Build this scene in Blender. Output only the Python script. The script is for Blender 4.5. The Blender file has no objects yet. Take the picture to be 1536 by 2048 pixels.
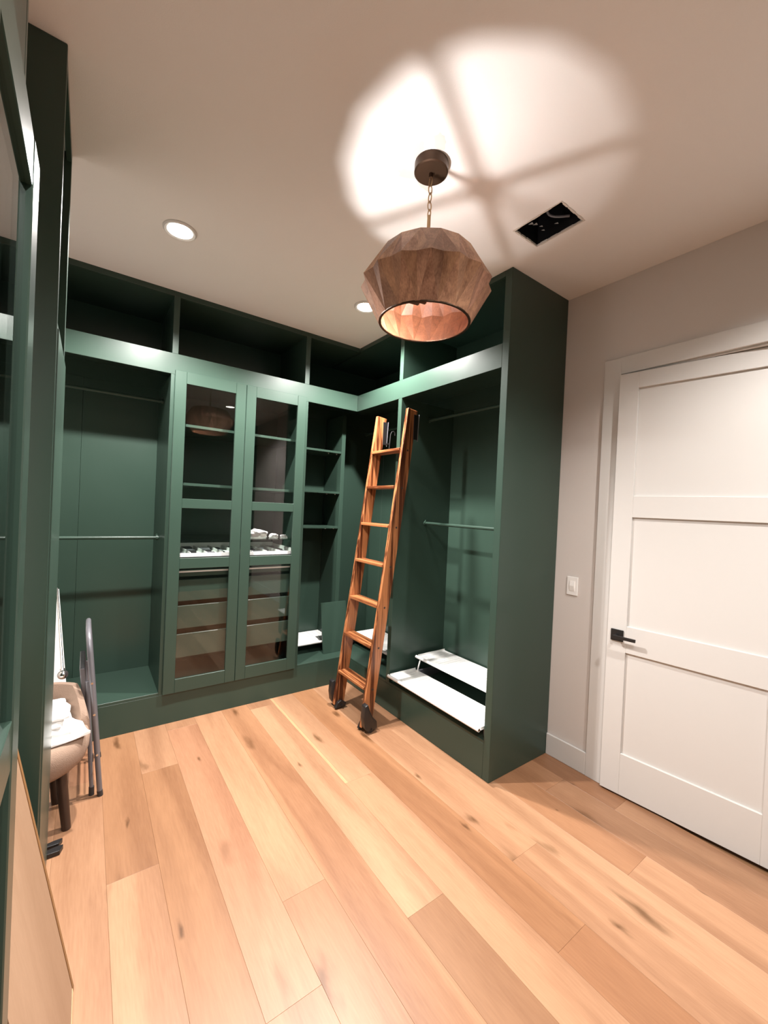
import bpy, bmesh, math, random
from mathutils import Vector, Matrix
random.seed(7)
scene = bpy.context.scene
COL = scene.collection

# ------------------------------------------------------------------ camera
CAM = Vector((-1.9889, -3.247, 1.6119))
FPX = 822.53
yaw, pitch, roll = 0.6251, 0.0090, 0.0455
def cam_axes():
    def mm(a, b): return [[sum(a[i][k] * b[k][j] for k in range(3)) for j in range(3)] for i in range(3)]
    c, s = math.cos(yaw), math.sin(yaw); A = [[c, -s, 0], [s, c, 0], [0, 0, 1]]
    B = [[1, 0, 0], [0, 0, -1], [0, 1, 0]]
    c, s = math.cos(pitch), math.sin(pitch); P = [[1, 0, 0], [0, c, -s], [0, s, c]]
    c, s = math.cos(roll), math.sin(roll); Q = [[c, -s, 0], [s, c, 0], [0, 0, 1]]
    return mm(Q, mm(P, mm(B, A)))
Rw = cam_axes()
cd = bpy.data.cameras.new('camera')
cd.sensor_fit = 'VERTICAL'; cd.sensor_height = 36.0; cd.lens = FPX * 36.0 / 2048.0
cd.clip_start = 0.02; cd.clip_end = 50
cam = bpy.data.objects.new('camera', cd); COL.objects.link(cam)
rx, ry, rz = Vector(Rw[0]), -Vector(Rw[1]), -Vector(Rw[2])
cam.matrix_world = Matrix(((rx.x, ry.x, rz.x, CAM.x), (rx.y, ry.y, rz.y, CAM.y), (rx.z, ry.z, rz.z, CAM.z), (0, 0, 0, 1)))
scene.camera = cam

# ------------------------------------------------------------------ world and exposure
w = bpy.data.worlds.new('world'); scene.world = w; w.use_nodes = True
w.node_tree.nodes['Background'].inputs[0].default_value = (1, 0.95, 0.9, 1)
w.node_tree.nodes['Background'].inputs[1].default_value = 0.02
vs = scene.view_settings
vs.view_transform = 'Standard'; vs.look = 'None'; vs.gamma = 1.0; vs.use_curve_mapping = False
vs.exposure = 0.7
DOWNLIGHT_W = 295.0
REAR_DOWNLIGHT_W = 125.0
BULB_STRENGTH = 830.0
LIGHT_COL = (1.0, 0.955, 0.92)

# ------------------------------------------------------------------ materials
def newmat(name):
    m = bpy.data.materials.new(name); m.use_nodes = True
    nt = m.node_tree; return m, nt, nt.nodes['Principled BSDF']
def nd(nt, t, **kw):
    n = nt.nodes.new(t)
    for k, v in kw.items():
        if k.startswith('i_'): n.inputs[k[2:].replace('_', ' ')].default_value = v
        else: setattr(n, k, v)
    return n
def plain(name, col, rough=0.5, metal=0.0, bump=0.0, bscale=200.0, var=0.0, vscale=3.0, spec=0.5):
    m, nt, b = newmat(name)
    b.inputs['Base Color'].default_value = (*col, 1); b.inputs['Roughness'].default_value = rough
    b.inputs['Metallic'].default_value = metal
    b.inputs['Specular IOR Level'].default_value = spec
    tc = nd(nt, 'ShaderNodeTexCoord')
    if var:
        n = nd(nt, 'ShaderNodeTexNoise'); n.inputs['Scale'].default_value = vscale; n.inputs['Detail'].default_value = 5
        r = nd(nt, 'ShaderNodeMapRange'); r.inputs['To Min'].default_value = 1 - var; r.inputs['To Max'].default_value = 1 + var
        mx = nd(nt, 'ShaderNodeMix', data_type='RGBA', blend_type='MULTIPLY'); mx.inputs['Factor'].default_value = 1
        mx.inputs['A'].default_value = (*col, 1)
        nt.links.new(tc.outputs['Object'], n.inputs['Vector']); nt.links.new(n.outputs['Fac'], r.inputs['Value'])
        nt.links.new(r.outputs['Result'], mx.inputs['B']); nt.links.new(mx.outputs['Result'], b.inputs['Base Color'])
        r2 = nd(nt, 'ShaderNodeMapRange'); r2.inputs['To Min'].default_value = rough - 0.07; r2.inputs['To Max'].default_value = rough + 0.07
        nt.links.new(n.outputs['Fac'], r2.inputs['Value']); nt.links.new(r2.outputs['Result'], b.inputs['Roughness'])
    if bump:
        n = nd(nt, 'ShaderNodeTexNoise'); n.inputs['Scale'].default_value = bscale; n.inputs['Detail'].default_value = 3
        bp = nd(nt, 'ShaderNodeBump'); bp.inputs['Strength'].default_value = bump; bp.inputs['Distance'].default_value = 0.002
        nt.links.new(tc.outputs['Object'], n.inputs['Vector']); nt.links.new(n.outputs['Fac'], bp.inputs['Height'])
        nt.links.new(bp.outputs['Normal'], b.inputs['Normal'])
    return m
def wood(name, dark, light, axis='Y', rough=0.4, grain=1.0, ring=9.0, contrast=0.6, tint=False, knots=False, stretch=0.07, fine=1.0, line=1.0):
    """axis: the grain direction in object space"""
    m, nt, b = newmat(name); L = nt.links
    tc = nd(nt, 'ShaderNodeTexCoord'); oi = nd(nt, 'ShaderNodeObjectInfo')
    off = nd(nt, 'ShaderNodeVectorMath', operation='SCALE'); off.inputs[0].default_value = (13.1, 29.7, 17.3)
    L.new(oi.outputs['Random'], off.inputs['Scale'])
    ad = nd(nt, 'ShaderNodeVectorMath', operation='ADD'); L.new(tc.outputs['Object'], ad.inputs[0]); L.new(off.outputs[0], ad.inputs[1])
    mp = nd(nt, 'ShaderNodeMapping'); s = [1, 1, 1]; s['XYZ'.index(axis)] = stretch; mp.inputs['Scale'].default_value = s
    L.new(ad.outputs[0], mp.inputs['Vector'])
    n1 = nd(nt, 'ShaderNodeTexNoise'); n1.inputs['Scale'].default_value = ring * grain; n1.inputs['Detail'].default_value = 4; n1.inputs['Distortion'].default_value = 0.4
    L.new(mp.outputs[0], n1.inputs['Vector'])
    # contour lines of the broad noise give cathedral figure
    mu = nd(nt, 'ShaderNodeMath', operation='MULTIPLY'); mu.inputs[1].default_value = 26.0; L.new(n1.outputs['Fac'], mu.inputs[0])
    sn = nd(nt, 'ShaderNodeMath', operation='SINE'); L.new(mu.outputs[0], sn.inputs[0])
    n2 = nd(nt, 'ShaderNodeTexNoise'); n2.inputs['Scale'].default_value = 150 * grain; n2.inputs['Detail'].default_value = 3
    L.new(mp.outputs[0], n2.inputs['Vector'])
    n3 = nd(nt, 'ShaderNodeTexNoise'); n3.inputs['Scale'].default_value = 5 * grain; n3.inputs['Detail'].default_value = 3
    L.new(mp.outputs[0], n3.inputs['Vector'])
    a = nd(nt, 'ShaderNodeMath', operation='MULTIPLY_ADD'); a.inputs[1].default_value = 0.16 * contrast * line; a.inputs[2].default_value = 0.0; L.new(sn.outputs[0], a.inputs[0])
    c = nd(nt, 'ShaderNodeMath', operation='MULTIPLY_ADD'); c.inputs[1].default_value = 0.9 * contrast * fine; L.new(n2.outputs['Fac'], c.inputs[0]); L.new(a.outputs[0], c.inputs[2])
    d = nd(nt, 'ShaderNodeMath', operation='MULTIPLY_ADD'); d.inputs[1].default_value = 0.9; L.new(n3.outputs['Fac'], d.inputs[0]); L.new(c.outputs[0], d.inputs[2])
    rp = nd(nt, 'ShaderNodeMapRange'); rp.inputs['From Min'].default_value = 0.30 + 0.45 * contrast - 0.0; rp.inputs['From Max'].default_value = 0.62 + 0.45 * contrast
    rp.inputs['From Min'].default_value = 0.45 * contrast * fine + 0.45 - 0.28; rp.inputs['From Max'].default_value = 0.45 * contrast * fine + 0.45 + 0.28
    L.new(d.outputs[0], rp.inputs['Value'])
    mx = nd(nt, 'ShaderNodeMix', data_type='RGBA'); mx.inputs['A'].default_value = (*dark, 1); mx.inputs['B'].default_value = (*light, 1)
    L.new(rp.outputs['Result'], mx.inputs['Factor'])
    out = mx.outputs['Result']
    if knots:
        mk = nd(nt, 'ShaderNodeMapping'); s = [1, 1, 1]; s['XYZ'.index(axis)] = 0.34; mk.inputs['Scale'].default_value = s
        L.new(ad.outputs[0], mk.inputs['Vector'])
        nz = nd(nt, 'ShaderNodeTexNoise'); nz.inputs['Scale'].default_value = 14.0; nz.inputs['Detail'].default_value = 4; L.new(mk.outputs[0], nz.inputs['Vector'])
        nv = nd(nt, 'ShaderNodeVectorMath', operation='SCALE'); nv.inputs['Scale'].default_value = 0.09; L.new(nz.outputs['Color'], nv.inputs[0])
        na = nd(nt, 'ShaderNodeVectorMath', operation='ADD'); L.new(mk.outputs[0], na.inputs[0]); L.new(nv.outputs[0], na.inputs[1])
        v = nd(nt, 'ShaderNodeTexVoronoi', voronoi_dimensions='2D'); v.inputs['Scale'].default_value = 5.0; L.new(na.outputs[0], v.inputs['Vector'])
        sc = nd(nt, 'ShaderNodeSeparateColor'); L.new(v.outputs['Color'], sc.inputs[0])
        gt = nd(nt, 'ShaderNodeMapRange'); gt.inputs['From Min'].default_value = 0.48; gt.inputs['From Max'].default_value = 0.78; gt.inputs['To Max'].default_value = 1.0; L.new(sc.outputs[0], gt.inputs['Value'])
        sz = nd(nt, 'ShaderNodeMath', operation='MULTIPLY_ADD'); sz.inputs[1].default_value = 0.22; sz.inputs[2].default_value = 0.04; L.new(sc.outputs[1], sz.inputs[0])
        r2 = nd(nt, 'ShaderNodeMapRange', interpolation_type='SMOOTHSTEP'); r2.inputs['From Min'].default_value = 0.0; L.new(sz.outputs[0], r2.inputs['From Max'])
        r2.inputs['To Min'].default_value = 0.95; r2.inputs['To Max'].default_value = 0.0; L.new(v.outputs['Distance'], r2.inputs['Value'])
        mu2 = nd(nt, 'ShaderNodeMath', operation='MULTIPLY'); L.new(r2.outputs[0], mu2.inputs[0]); L.new(gt.outputs[0], mu2.inputs[1])
        mk2 = nd(nt, 'ShaderNodeMix', data_type='RGBA'); mk2.inputs['B'].default_value = (0.12, 0.055, 0.022, 1)
        L.new(mu2.outputs[0], mk2.inputs['Factor']); L.new(out, mk2.inputs['A']); out = mk2.outputs['Result']
    if tint:
        t = nd(nt, 'ShaderNodeMix', data_type='RGBA', blend_type='MULTIPLY'); t.inputs['Factor'].default_value = 1
        L.new(out, t.inputs['A']); L.new(oi.outputs['Color'], t.inputs['B']); out = t.outputs['Result']
    L.new(out, b.inputs['Base Color'])
    b.inputs['Roughness'].default_value = rough
    bp = nd(nt, 'ShaderNodeBump'); bp.inputs['Strength'].default_value = 0.15; bp.inputs['Distance'].default_value = 0.001
    L.new(n2.outputs['Fac'], bp.inputs['Height']); L.new(bp.outputs[0], b.inputs['Normal'])
    return m
def glassmat(name, tint=(1, 1, 1)):
    m = bpy.data.materials.new(name); m.use_nodes = True; nt = m.node_tree
    for n in list(nt.nodes): nt.nodes.remove(n)
    o = nd(nt, 'ShaderNodeOutputMaterial'); t = nd(nt, 'ShaderNodeBsdfTransparent'); g = nd(nt, 'ShaderNodeBsdfGlossy')
    t.inputs[0].default_value = (*tint, 1); g.inputs['Roughness'].default_value = 0.0
    f = nd(nt, 'ShaderNodeFresnel'); mx = nd(nt, 'ShaderNodeMixShader')
    ge = nd(nt, 'ShaderNodeNewGeometry'); ir = nd(nt, 'ShaderNodeMapRange'); ir.inputs['To Min'].default_value = 1.52; ir.inputs['To Max'].default_value = 1 / 1.52
    nt.links.new(ge.outputs['Backfacing'], ir.inputs['Value']); nt.links.new(ir.outputs[0], f.inputs['IOR'])
    nt.links.new(f.outputs[0], mx.inputs[0]); nt.links.new(t.outputs[0], mx.inputs[1]); nt.links.new(g.outputs[0], mx.inputs[2])
    nt.links.new(mx.outputs[0], o.inputs[0]); return m
def emit(name, col, s):
    m = bpy.data.materials.new(name); m.use_nodes = True; nt = m.node_tree
    b = nt.nodes['Principled BSDF']; b.inputs['Emission Color'].default_value = (*col, 1); b.inputs['Emission Strength'].default_value = s
    b.inputs['Base Color'].default_value = (0.8, 0.8, 0.8, 1); return m

M = {}
M['green'] = plain('green_paint', (0.0280, 0.0520, 0.0385), 0.31, bump=0.05, bscale=60, var=0.05, vscale=2.5, spec=0.4)
M['ceiling'] = plain('ceiling_paint', (0.78, 0.755, 0.73), 0.9, bump=0.25, bscale=260, var=0.015)
M['wall'] = plain('greige_wall_paint', (0.60, 0.555, 0.52), 0.8, bump=0.2, bscale=220, var=0.015)
M['white'] = plain('white_trim_paint', (0.60, 0.582, 0.555), 0.38, bump=0.04, bscale=120)
M['plate'] = plain('white_plastic', (0.82, 0.80, 0.77), 0.3)
M['wmetal'] = plain('white_powder_coat', (0.86, 0.86, 0.84), 0.4)
M['black'] = plain('black_metal', (0.012, 0.011, 0.011), 0.38)
M['duct'] = plain('black_duct', (0.008, 0.008, 0.009), 0.3)
M['foil'] = plain('torn_foil', (0.65, 0.64, 0.62), 0.35, metal=0.6)
M['plaster'] = plain('raw_plaster_edge', (0.55, 0.5, 0.45), 0.9, bump=0.5)
M['patch'] = plain('sanded_patch', (0.52, 0.485, 0.455), 0.95)
M['bronze'] = plain('bronze', (0.060, 0.034, 0.020), 0.42, metal=0.75)
M['brass'] = plain('antique_brass', (0.36, 0.24, 0.13), 0.4, metal=0.9)
M['chrome'] = plain('chrome', (0.62, 0.60, 0.57), 0.18, metal=1.0)
M['steel'] = plain('grey_painted_steel', (0.17, 0.165, 0.18), 0.35, metal=0.35, var=0.08, vscale=20)
M['rubber'] = plain('dark_rubber', (0.03, 0.026, 0.025), 0.6)
M['boucle'] = plain('beige_boucle', (0.30, 0.205, 0.15), 0.95, bump=1.0, bscale=330, var=0.08, vscale=60)
M['towel'] = plain('white_cotton', (0.83, 0.82, 0.80), 0.95, bump=0.5, bscale=220)
M['paper'] = plain('crumpled_plastic', (0.78, 0.78, 0.77), 0.4)
M['felt'] = plain('grey_felt', (0.10, 0.10, 0.11), 0.95)
M['dleg'] = wood('dark_walnut', (0.018, 0.009, 0.006), (0.045, 0.022, 0.014), 'Z', 0.4)
M['floor'] = wood('oak_plank', (0.250, 0.125, 0.067), (0.410, 0.230, 0.133), 'Y', 0.40, grain=0.9, ring=5, contrast=0.75, tint=True, knots=True, fine=0.55, line=0.75, stretch=0.09)
M['subfloor'] = plain('subfloor', (0.22, 0.11, 0.05), 0.8)
M['ladder'] = wood('ladder_oak_upright', (0.075, 0.018, 0.005), (0.43, 0.165, 0.062), 'Z', 0.38, grain=1.5, ring=13, contrast=1.0, stretch=0.035, line=2.0)
M['ladder_y'] = wood('ladder_oak_rung', (0.11, 0.028, 0.008), (0.38, 0.145, 0.053), 'Y', 0.38, grain=1.5, ring=13, contrast=0.9, stretch=0.05, line=1.8)
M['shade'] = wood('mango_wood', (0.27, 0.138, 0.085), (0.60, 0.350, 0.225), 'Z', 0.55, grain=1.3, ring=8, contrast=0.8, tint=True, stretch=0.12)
M['shade_inner_dimmed'] = wood('mango_wood_inside_dimmed', (0.10, 0.036, 0.016), (0.20, 0.078, 0.036), 'Z', 0.6, grain=1.3, ring=8, contrast=0.8, stretch=0.3)  # darker copy of the shade wood: dimming near the bulb put into the colour
M['ply'] = wood('plywood_sheet', (0.27, 0.165, 0.10), (0.37, 0.24, 0.155), 'Z', 0.5, grain=0.7, ring=5, contrast=0.35)
M['plypale'] = plain('plywood_pale_band', (0.50, 0.34, 0.19), 0.5)
M['plyedge'] = plain('plywood_edge', (0.20, 0.095, 0.030), 0.6, var=0.15, vscale=60)
M['glass'] = glassmat('clear_glass')
M['gshelf'] = glassmat('greenish_glass', (0.86, 0.95, 0.9))
M['lens'] = emit('downlight_lens', (1.0, 0.93, 0.84), 14.0)
M['bulb'] = emit('lamp_bulb', (1.0, 0.95, 0.93), BULB_STRENGTH)

# ------------------------------------------------------------------ helpers
def tag(o, label=None, cat=None, group=None, kind=None):
    if label: o['label'] = label
    if cat: o['category'] = cat
    if group: o['group'] = group
    if kind: o['kind'] = kind
    return o
def thing(name, label, cat, loc=(0, 0, 0), group=None, kind=None):
    o = bpy.data.objects.new(name, None); COL.objects.link(o); o.location = loc; o.empty_display_size = 0.05
    return tag(o, label, cat, group, kind)
def base_of(p):
    v = Vector((0, 0, 0))
    while p is not None: v += p.location; p = p.parent
    return v
class MB:
    """collects geometry in world coordinates; build() links it as ONE mesh object under its parent"""
    def __init__(s): s.bm = bmesh.new()
    def box(s, x0, x1, y0, y1, z0, z1):
        P = [(x0, y0, z0), (x1, y0, z0), (x1, y1, z0), (x0, y1, z0), (x0, y0, z1), (x1, y0, z1), (x1, y1, z1), (x0, y1, z1)]
        v = [s.bm.verts.new(p) for p in P]
        for f in ((3, 2, 1, 0), (4, 5, 6, 7), (0, 1, 5, 4), (1, 2, 6, 5), (2, 3, 7, 6), (3, 0, 4, 7)): s.bm.faces.new([v[i] for i in f])
        return s
    def prism(s, a, b):
        """two matching point loops"""
        va = [s.bm.verts.new(p) for p in a]; vb = [s.bm.verts.new(p) for p in b]; n = len(a)
        s.bm.faces.new(va[::-1]); s.bm.faces.new(vb)
        for i in range(n): s.bm.faces.new((va[i], va[(i + 1) % n], vb[(i + 1) % n], vb[i]))
        return s
    def tube(s, pts, r, n=10, caps=True, closed=False):
        pts = [Vector(p) for p in pts]; rings = []; N = len(pts); prev = None
        for i, p in enumerate(pts):
            if closed: t = (pts[(i + 1) % N] - pts[i - 1]).normalized()
            else: t = (pts[min(i + 1, N - 1)] - pts[max(i - 1, 0)]).normalized()
            if prev is None:
                u = t.cross(Vector((0, 0, 1)));
                if u.length < 1e-3: u = t.cross(Vector((1, 0, 0)))
            else: u = prev - t * prev.dot(t)
            u.normalize(); prev = u; v = t.cross(u)
            rr = r[i] if isinstance(r, (list, tuple)) else r
            rings.append([s.bm.verts.new(p + (u * math.cos(2 * math.pi * k / n) + v * math.sin(2 * math.pi * k / n)) * rr) for k in range(n)])
        for i in range(N if closed else N - 1):
            a, b = rings[i], rings[(i + 1) % N]
            for k in range(n): s.bm.faces.new((a[k], a[(k + 1) % n], b[(k + 1) % n], b[k]))
        if caps and not closed: s.bm.faces.new(rings[0][::-1]); s.bm.faces.new(rings[-1])
        return s
    def lathe(s, prof, c=(0, 0, 0), n=32, closed=False):
        c = Vector(c); rings = []
        for r, z in prof: rings.append([s.bm.verts.new(c + Vector((r * math.cos(2 * math.pi * k / n), r * math.sin(2 * math.pi * k / n), z))) for k in range(n)])
        m = len(rings)
        for i in range(m if closed else m - 1):
            a, b = rings[i], rings[(i + 1) % m]
            for k in range(n): s.bm.faces.new((a[k], a[(k + 1) % n], b[(k + 1) % n], b[k]))
        if not closed:
            if prof[0][0] > 1e-6: s.bm.faces.new(rings[0][::-1])
            if prof[-1][0] > 1e-6: s.bm.faces.new(rings[-1])
        return s
    def build(s, name, mat, parent=None, bevel=0.0, seg=1, smooth=False, origin=None):
        bm = s.bm
        bmesh.ops.remove_doubles(bm, verts=bm.verts, dist=1e-6)
        if bevel:
            es = [e for e in bm.edges if len(e.link_faces) == 2 and e.calc_face_angle(0) > 0.6]
            bmesh.ops.bevel(bm, geom=es, offset=bevel, offset_type='OFFSET', segments=seg, profile=0.5, affect='EDGES', clamp_overlap=True)
        bmesh.ops.recalc_face_normals(bm, faces=bm.faces)
        b = base_of(parent) if parent is not None else Vector((0, 0, 0))
        o_off = Vector(origin) if origin is not None else None
        if o_off is None:
            if parent is None:
                lo = Vector([min(v.co[i] for v in bm.verts) for i in range(3)]); hi = Vector([max(v.co[i] for v in bm.verts) for i in range(3)])
                o_off = Vector(((lo.x + hi.x) / 2, (lo.y + hi.y) / 2, lo.z))
            else:
                o_off = b.copy()
        bmesh.ops.translate(bm, verts=bm.verts, vec=-o_off)
        me = bpy.data.meshes.new(name); bm.to_mesh(me); bm.free()
        if smooth:
            for p in me.polygons: p.use_smooth = True
            try: me.set_sharp_from_angle(angle=math.radians(38))
            except Exception: pass
        for mm in (mat if isinstance(mat, list) else [mat]): me.materials.append(mm)
        o = bpy.data.objects.new(name, me); COL.objects.link(o)
        if parent is not None: o.parent = parent; o.location = o_off - b
        else: o.location = o_off
        return o
def bx(name, mat, parent, x0, x1, y0, y1, z0, z1, bevel=0.0012, seg=1):
    return MB().box(x0, x1, y0, y1, z0, z1).build(name, mat, parent, bevel=bevel, seg=seg)

H = 3.07; HB = 2.49; HT = 2.635; Z0 = 0.235; WX = 0.60; WYB = 0.60; L = 1.677; WXL = -2.72; YF = -4.6
G = M['green']

# ------------------------------------------------------------------ room shell
floor = bx('floor', M['subfloor'], None, WXL - 0.1, WX + 0.1, YF - 0.1, WYB + 0.1, -0.12, -0.012, 0); tag(floor, kind='structure')
def xr(i): return 0.05 + 0.1925 * i
LT, MD, DK, PK, YL, BR = (1.04, 1.02, 0.98), (0.95, 0.92, 0.88), (0.72, 0.64, 0.58), (0.97, 0.88, 0.85), (1.08, 1.1, 1.08), (0.80, 0.72, 0.62)
rows = {  # joints from the wardrobe towards the viewer, with a stain tone for each board
    -15: [((-9, MD))], -14: [(-1.9, LT), (-9, MD)], -13: [(-0.7, MD), (-2.6, LT), (-9, PK)], -12: [(-1.5, LT), (-9, MD)], -11: [(-0.45, PK), (-2.35, LT), (-9, MD)],
    -10: [(-1.246, BR), (-3.1, LT), (-9, MD)], -9: [(-0.53, MD), (-2.25, BR), (-9, LT)], -8: [(-0.108, LT), (-2.055, PK), (-4.0, (0.93, 0.86, 0.8)), (-9, LT)],
    -7: [(-1.71, LT), (-3.6, (0.88, 0.80, 0.73)), (-9, LT)], -6: [(-2.9, (0.93, 0.85, 0.76)), (-9, LT)], -5: [(-0.1, MD), (-2.04, YL), (-4.1, (0.72, 0.66, 0.58)), (-9, LT)],
    -4: [(-1.226, YL), (-3.3, LT), (-9, MD)], -3: [(-2.446, (0.84, 0.74, 0.62)), (-9, (0.76, 0.64, 0.53))], -2: [(-2.1, LT), (-9, LT)], -1: [(-0.9, LT), (-3.0, YL), (-9, MD)],
    0: [(-2.437, (0.86, 0.77, 0.68)), (-9, LT)], 1: [(-1.9, (0.9, 0.82, 0.74)), (-9, MD)], 2: [(-2.2, (0.86, 0.78, 0.7)), (-9, MD)]}
def plank(x0, x1, y0, y1, tint):
    g = 0.0002
    cx, cy = (x0 + x1) / 2, (y0 + y1) / 2
    o = MB().box(x0 + g, x1 - g, y0 + g, y1 - g, -0.012, 0.0).build('plank', M['floor'], floor, bevel=0.0005, origin=(cx, cy, 0))
    o.color = (*tint, 1)
for i, segs in rows.items():
    y1 = 0.03 if i < -0.5 else -L + 0.03
    for yj, t in segs:
        y0 = max(yj, YF)
        if y0 >= y1: continue
        xa = xr(i)
        if i == -4 and yj == -1.226:
            plank(xa, xa + 0.020, y0, y1, (1.32, 1.46, 1.36)); xa += 0.020
        plank(xa, min(xr(i + 1), WX), y0, y1, t)
        y1 = y0
        if y0 <= YF: break
# ceiling with the open register hole
VX0, VX1, VY0, VY1 = -0.253, -0.055, -2.134, -1.872
cb = MB()
xs = [WXL - 0.1, VX0, VX1, WX + 0.1]; ys = [YF - 0.1, VY0, VY1, WYB + 0.1]
for a in range(3):
    for b in range(3):
        if a == 1 and b == 1: continue
        cb.box(xs[a], xs[a + 1], ys[b], ys[b + 1], H, H + 0.008)
ceil = tag(cb.build('ceiling', M['ceiling'], None), kind='structure')
tag(bx('wall_back', M['wall'], None, WXL - 0.1, WX + 0.1, WYB + 0.001, WYB + 0.1, 0, H, 0), kind='structure')
tag(bx('wall_front', G, None, WXL - 0.1, WX + 0.1, YF - 0.1, YF, 0, H, 0), kind='structure')
wl = MB(); wl.box(WXL - 0.1, WXL - 0.002, YF, WYB, 0, H); 
tag(wl.build('wall_left', M['wall'], None), kind='structure')
tag(bx('wall_niche', M['wall'], None, WXL + 0.001, -2.19, -2.20, -1.517, 0, H, 0), kind='structure')
DY0, DY1, DZ = -2.885, -2.045, 2.485         # door opening
wr = MB(); wr.box(WX + 0.0015, WX + 0.12, DY1, WYB, 0, H); wr.box(WX, WX + 0.12, YF, DY0, 0, H); wr.box(WX, WX + 0.12, DY0, DY1, DZ, H)
tag(wr.build('wall_right', M['wall'], None), kind='structure')
bb = MB(); bb.box(WX - 0.015, WX, -1.949, -L, 0, 0.140)
tag(bb.build('baseboard_right', M['white'], None, bevel=0.004, seg=2), kind='structure')
bb = MB(); bb.box(WX - 0.015, WX, YF, DY0 - 0.096, 0, 0.140)
tag(bb.build('baseboard_front', M['white'], None, bevel=0.004, seg=2), kind='structure')
# casing
tr = MB(); C0 = 0.585
tr.box(C0, WX, DY1 - 0.004, -1.949, 0, 2.582); tr.box(C0, WX, DY0 - 0.096, DY0 + 0.004, 0, 2.582); tr.box(C0, WX, DY0 + 0.004, DY1 - 0.004, DZ - 0.004, 2.582)
tr.box(WX, WX + 0.12, DY1 - 0.015, DY1, 0, DZ); tr.box(WX, WX + 0.12, DY0, DY0 + 0.015, 0, DZ); tr.box(WX, WX + 0.12, DY0, DY1, DZ - 0.015, DZ)
tag(tr.build('trim_1', M['white'], None, bevel=0.002), kind='structure')
# door leaf, standing slightly ajar
hx, hy = 0.642, -2.868
d = thing('door_1', None, None, (hx, hy, 0)); d['kind'] = 'structure'
DW, T = 0.816, 0.042
def dpart(name, mat, boxes, bevel=0.0015, parent=None):
    m = MB()
    for b in boxes: m.box(*b)
    return m.build(name, mat, d, bevel=bevel, origin=(hx, hy, 0))
zs = [0.012, 0.251, 0.837, 0.991, 1.624, 1.748, 2.374, 2.467]
def DB(x0, x1, u0, u1, z0, z1): return (hx + x0, hx + x1, hy + u0, hy + u1, z0, z1)
ST = 0.102
dpart('stile', M['white'], [DB(0, T, DW - ST, DW, zs[0], zs[7])]); dpart('stile', M['white'], [DB(0, T, 0, ST, zs[0], zs[7])])
for a, b in ((0, 1), (2, 3), (4, 5), (6, 7)): dpart('rail', M['white'], [DB(0, T, ST, DW - ST, zs[a], zs[b])])
for a, b in ((1, 2), (3, 4), (5, 6)): dpart('panel', M['white'], [DB(0.013, T - 0.013, ST, DW - ST, zs[a], zs[b])], 0)
rose = dpart('handle', M['black'], [DB(-0.009, 0, DW - 0.089, DW - 0.022, 0.897, 0.964)], 0.002)
tag(rose, 'matte black lever handle on square rose')
hm = MB(); hm.tube([(hx - 0.009, hy + DW - 0.055, 0.93), (hx - 0.05, hy + DW - 0.055, 0.93)], 0.009, 12)
hm.box(hx - 0.056, hx - 0.044, hy + DW - 0.165, hy + DW - 0.046, 0.921, 0.939)
hm.build('lever', M['black'], rose, bevel=0.0015, origin=(hx, hy, 0))
lm = MB(); lm.box(hx + 0.010, hx + 0.032, hy + DW, hy + DW + 0.0015, 0.90, 0.96); lm.build('latch_plate', M['brass'], d, origin=(hx, hy, 0))
d.rotation_euler.z = math.radians(6.1)

# ------------------------------------------------------------------ ceiling lamps
def downlight(x, y, label, watts=DOWNLIGHT_W):
    t = thing('recessed_downlight', label, 'ceiling light', (x, y, H - 0.012), 'recessed ceiling lights')
    m = MB(); m.lathe([(0.064, 0.012), (0.064, 0.004), (0.076, 0.0), (0.084, 0.006), (0.085, 0.012)], (x, y, H - 0.012), 36, closed=True)
    m.build('trim_ring', M['white'], t, smooth=True)
    MB().lathe([(0.064, 0.0075), (0.036, 0.0065), (0.0, 0.006)], (x, y, H - 0.012), 32).build('lens', M['lens'], t, smooth=True)
    ld = bpy.data.lights.new('downlight_lamp', 'SPOT'); ld.energy = watts; ld.color = LIGHT_COL
    ld.spot_size = math.radians(142); ld.spot_blend = 0.5; ld.shadow_soft_size = 0.04
    lo = bpy.data.objects.new('downlight_lamp', ld); COL.objects.link(lo); lo.parent = t; lo.location = (0, 0, -0.012)
    return t
downlight(-1.628, -0.739, 'lit recessed ceiling light in front of the hanging bay and glass doors')
downlight(-0.394, -0.698, 'lit recessed ceiling light half hidden beside the wooden pendant shade')
downlight(-0.25, -3.36, 'recessed ceiling light near the white door behind the viewer', REAR_DOWNLIGHT_W)
downlight(-1.55, -3.45, 'recessed ceiling light near the near wardrobe behind the viewer', REAR_DOWNLIGHT_W)

# ------------------------------------------------------------------ pendant
px, py = -0.860, -1.910
pend = thing('pendant_lamp', 'faceted wooden drum pendant lamp hanging on a chain from a bronze canopy', 'pendant lamp', (px, py, 2.40))
MB().lathe([(0.0, 3.028), (0.066, 3.028), (0.071, 3.032), (0.071, 3.068), (0.0, 3.068)], (px, py, 0), 40).build('canopy', M['bronze'], pend, smooth=True)
MB().tube([(px, py, 3.03), (px, py, 3.010)], 0.009, 12).build('loop_holder', M['bronze'], pend, smooth=True)
zc = 3.002; k = 0
while zc > 2.83:
    pts = []
    for a in range(14):
        th = 2 * math.pi * a / 14; u = 0.0092 * math.cos(th); v = 0.0205 * math.sin(th)
        pts.append((px + (u if k % 2 else 0), py + (0 if k % 2 else u), zc - 0.006 + v))
    MB().tube(pts, 0.0024, 6, closed=True).build('chain_link', M['brass'], pend, smooth=True)
    zc -= 0.0345; k += 1
MB().tube([(px, py, zc + 0.022), (px, py, 2.675)], 0.0075, 12).build('stem', M['brass'], pend, smooth=True)
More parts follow.
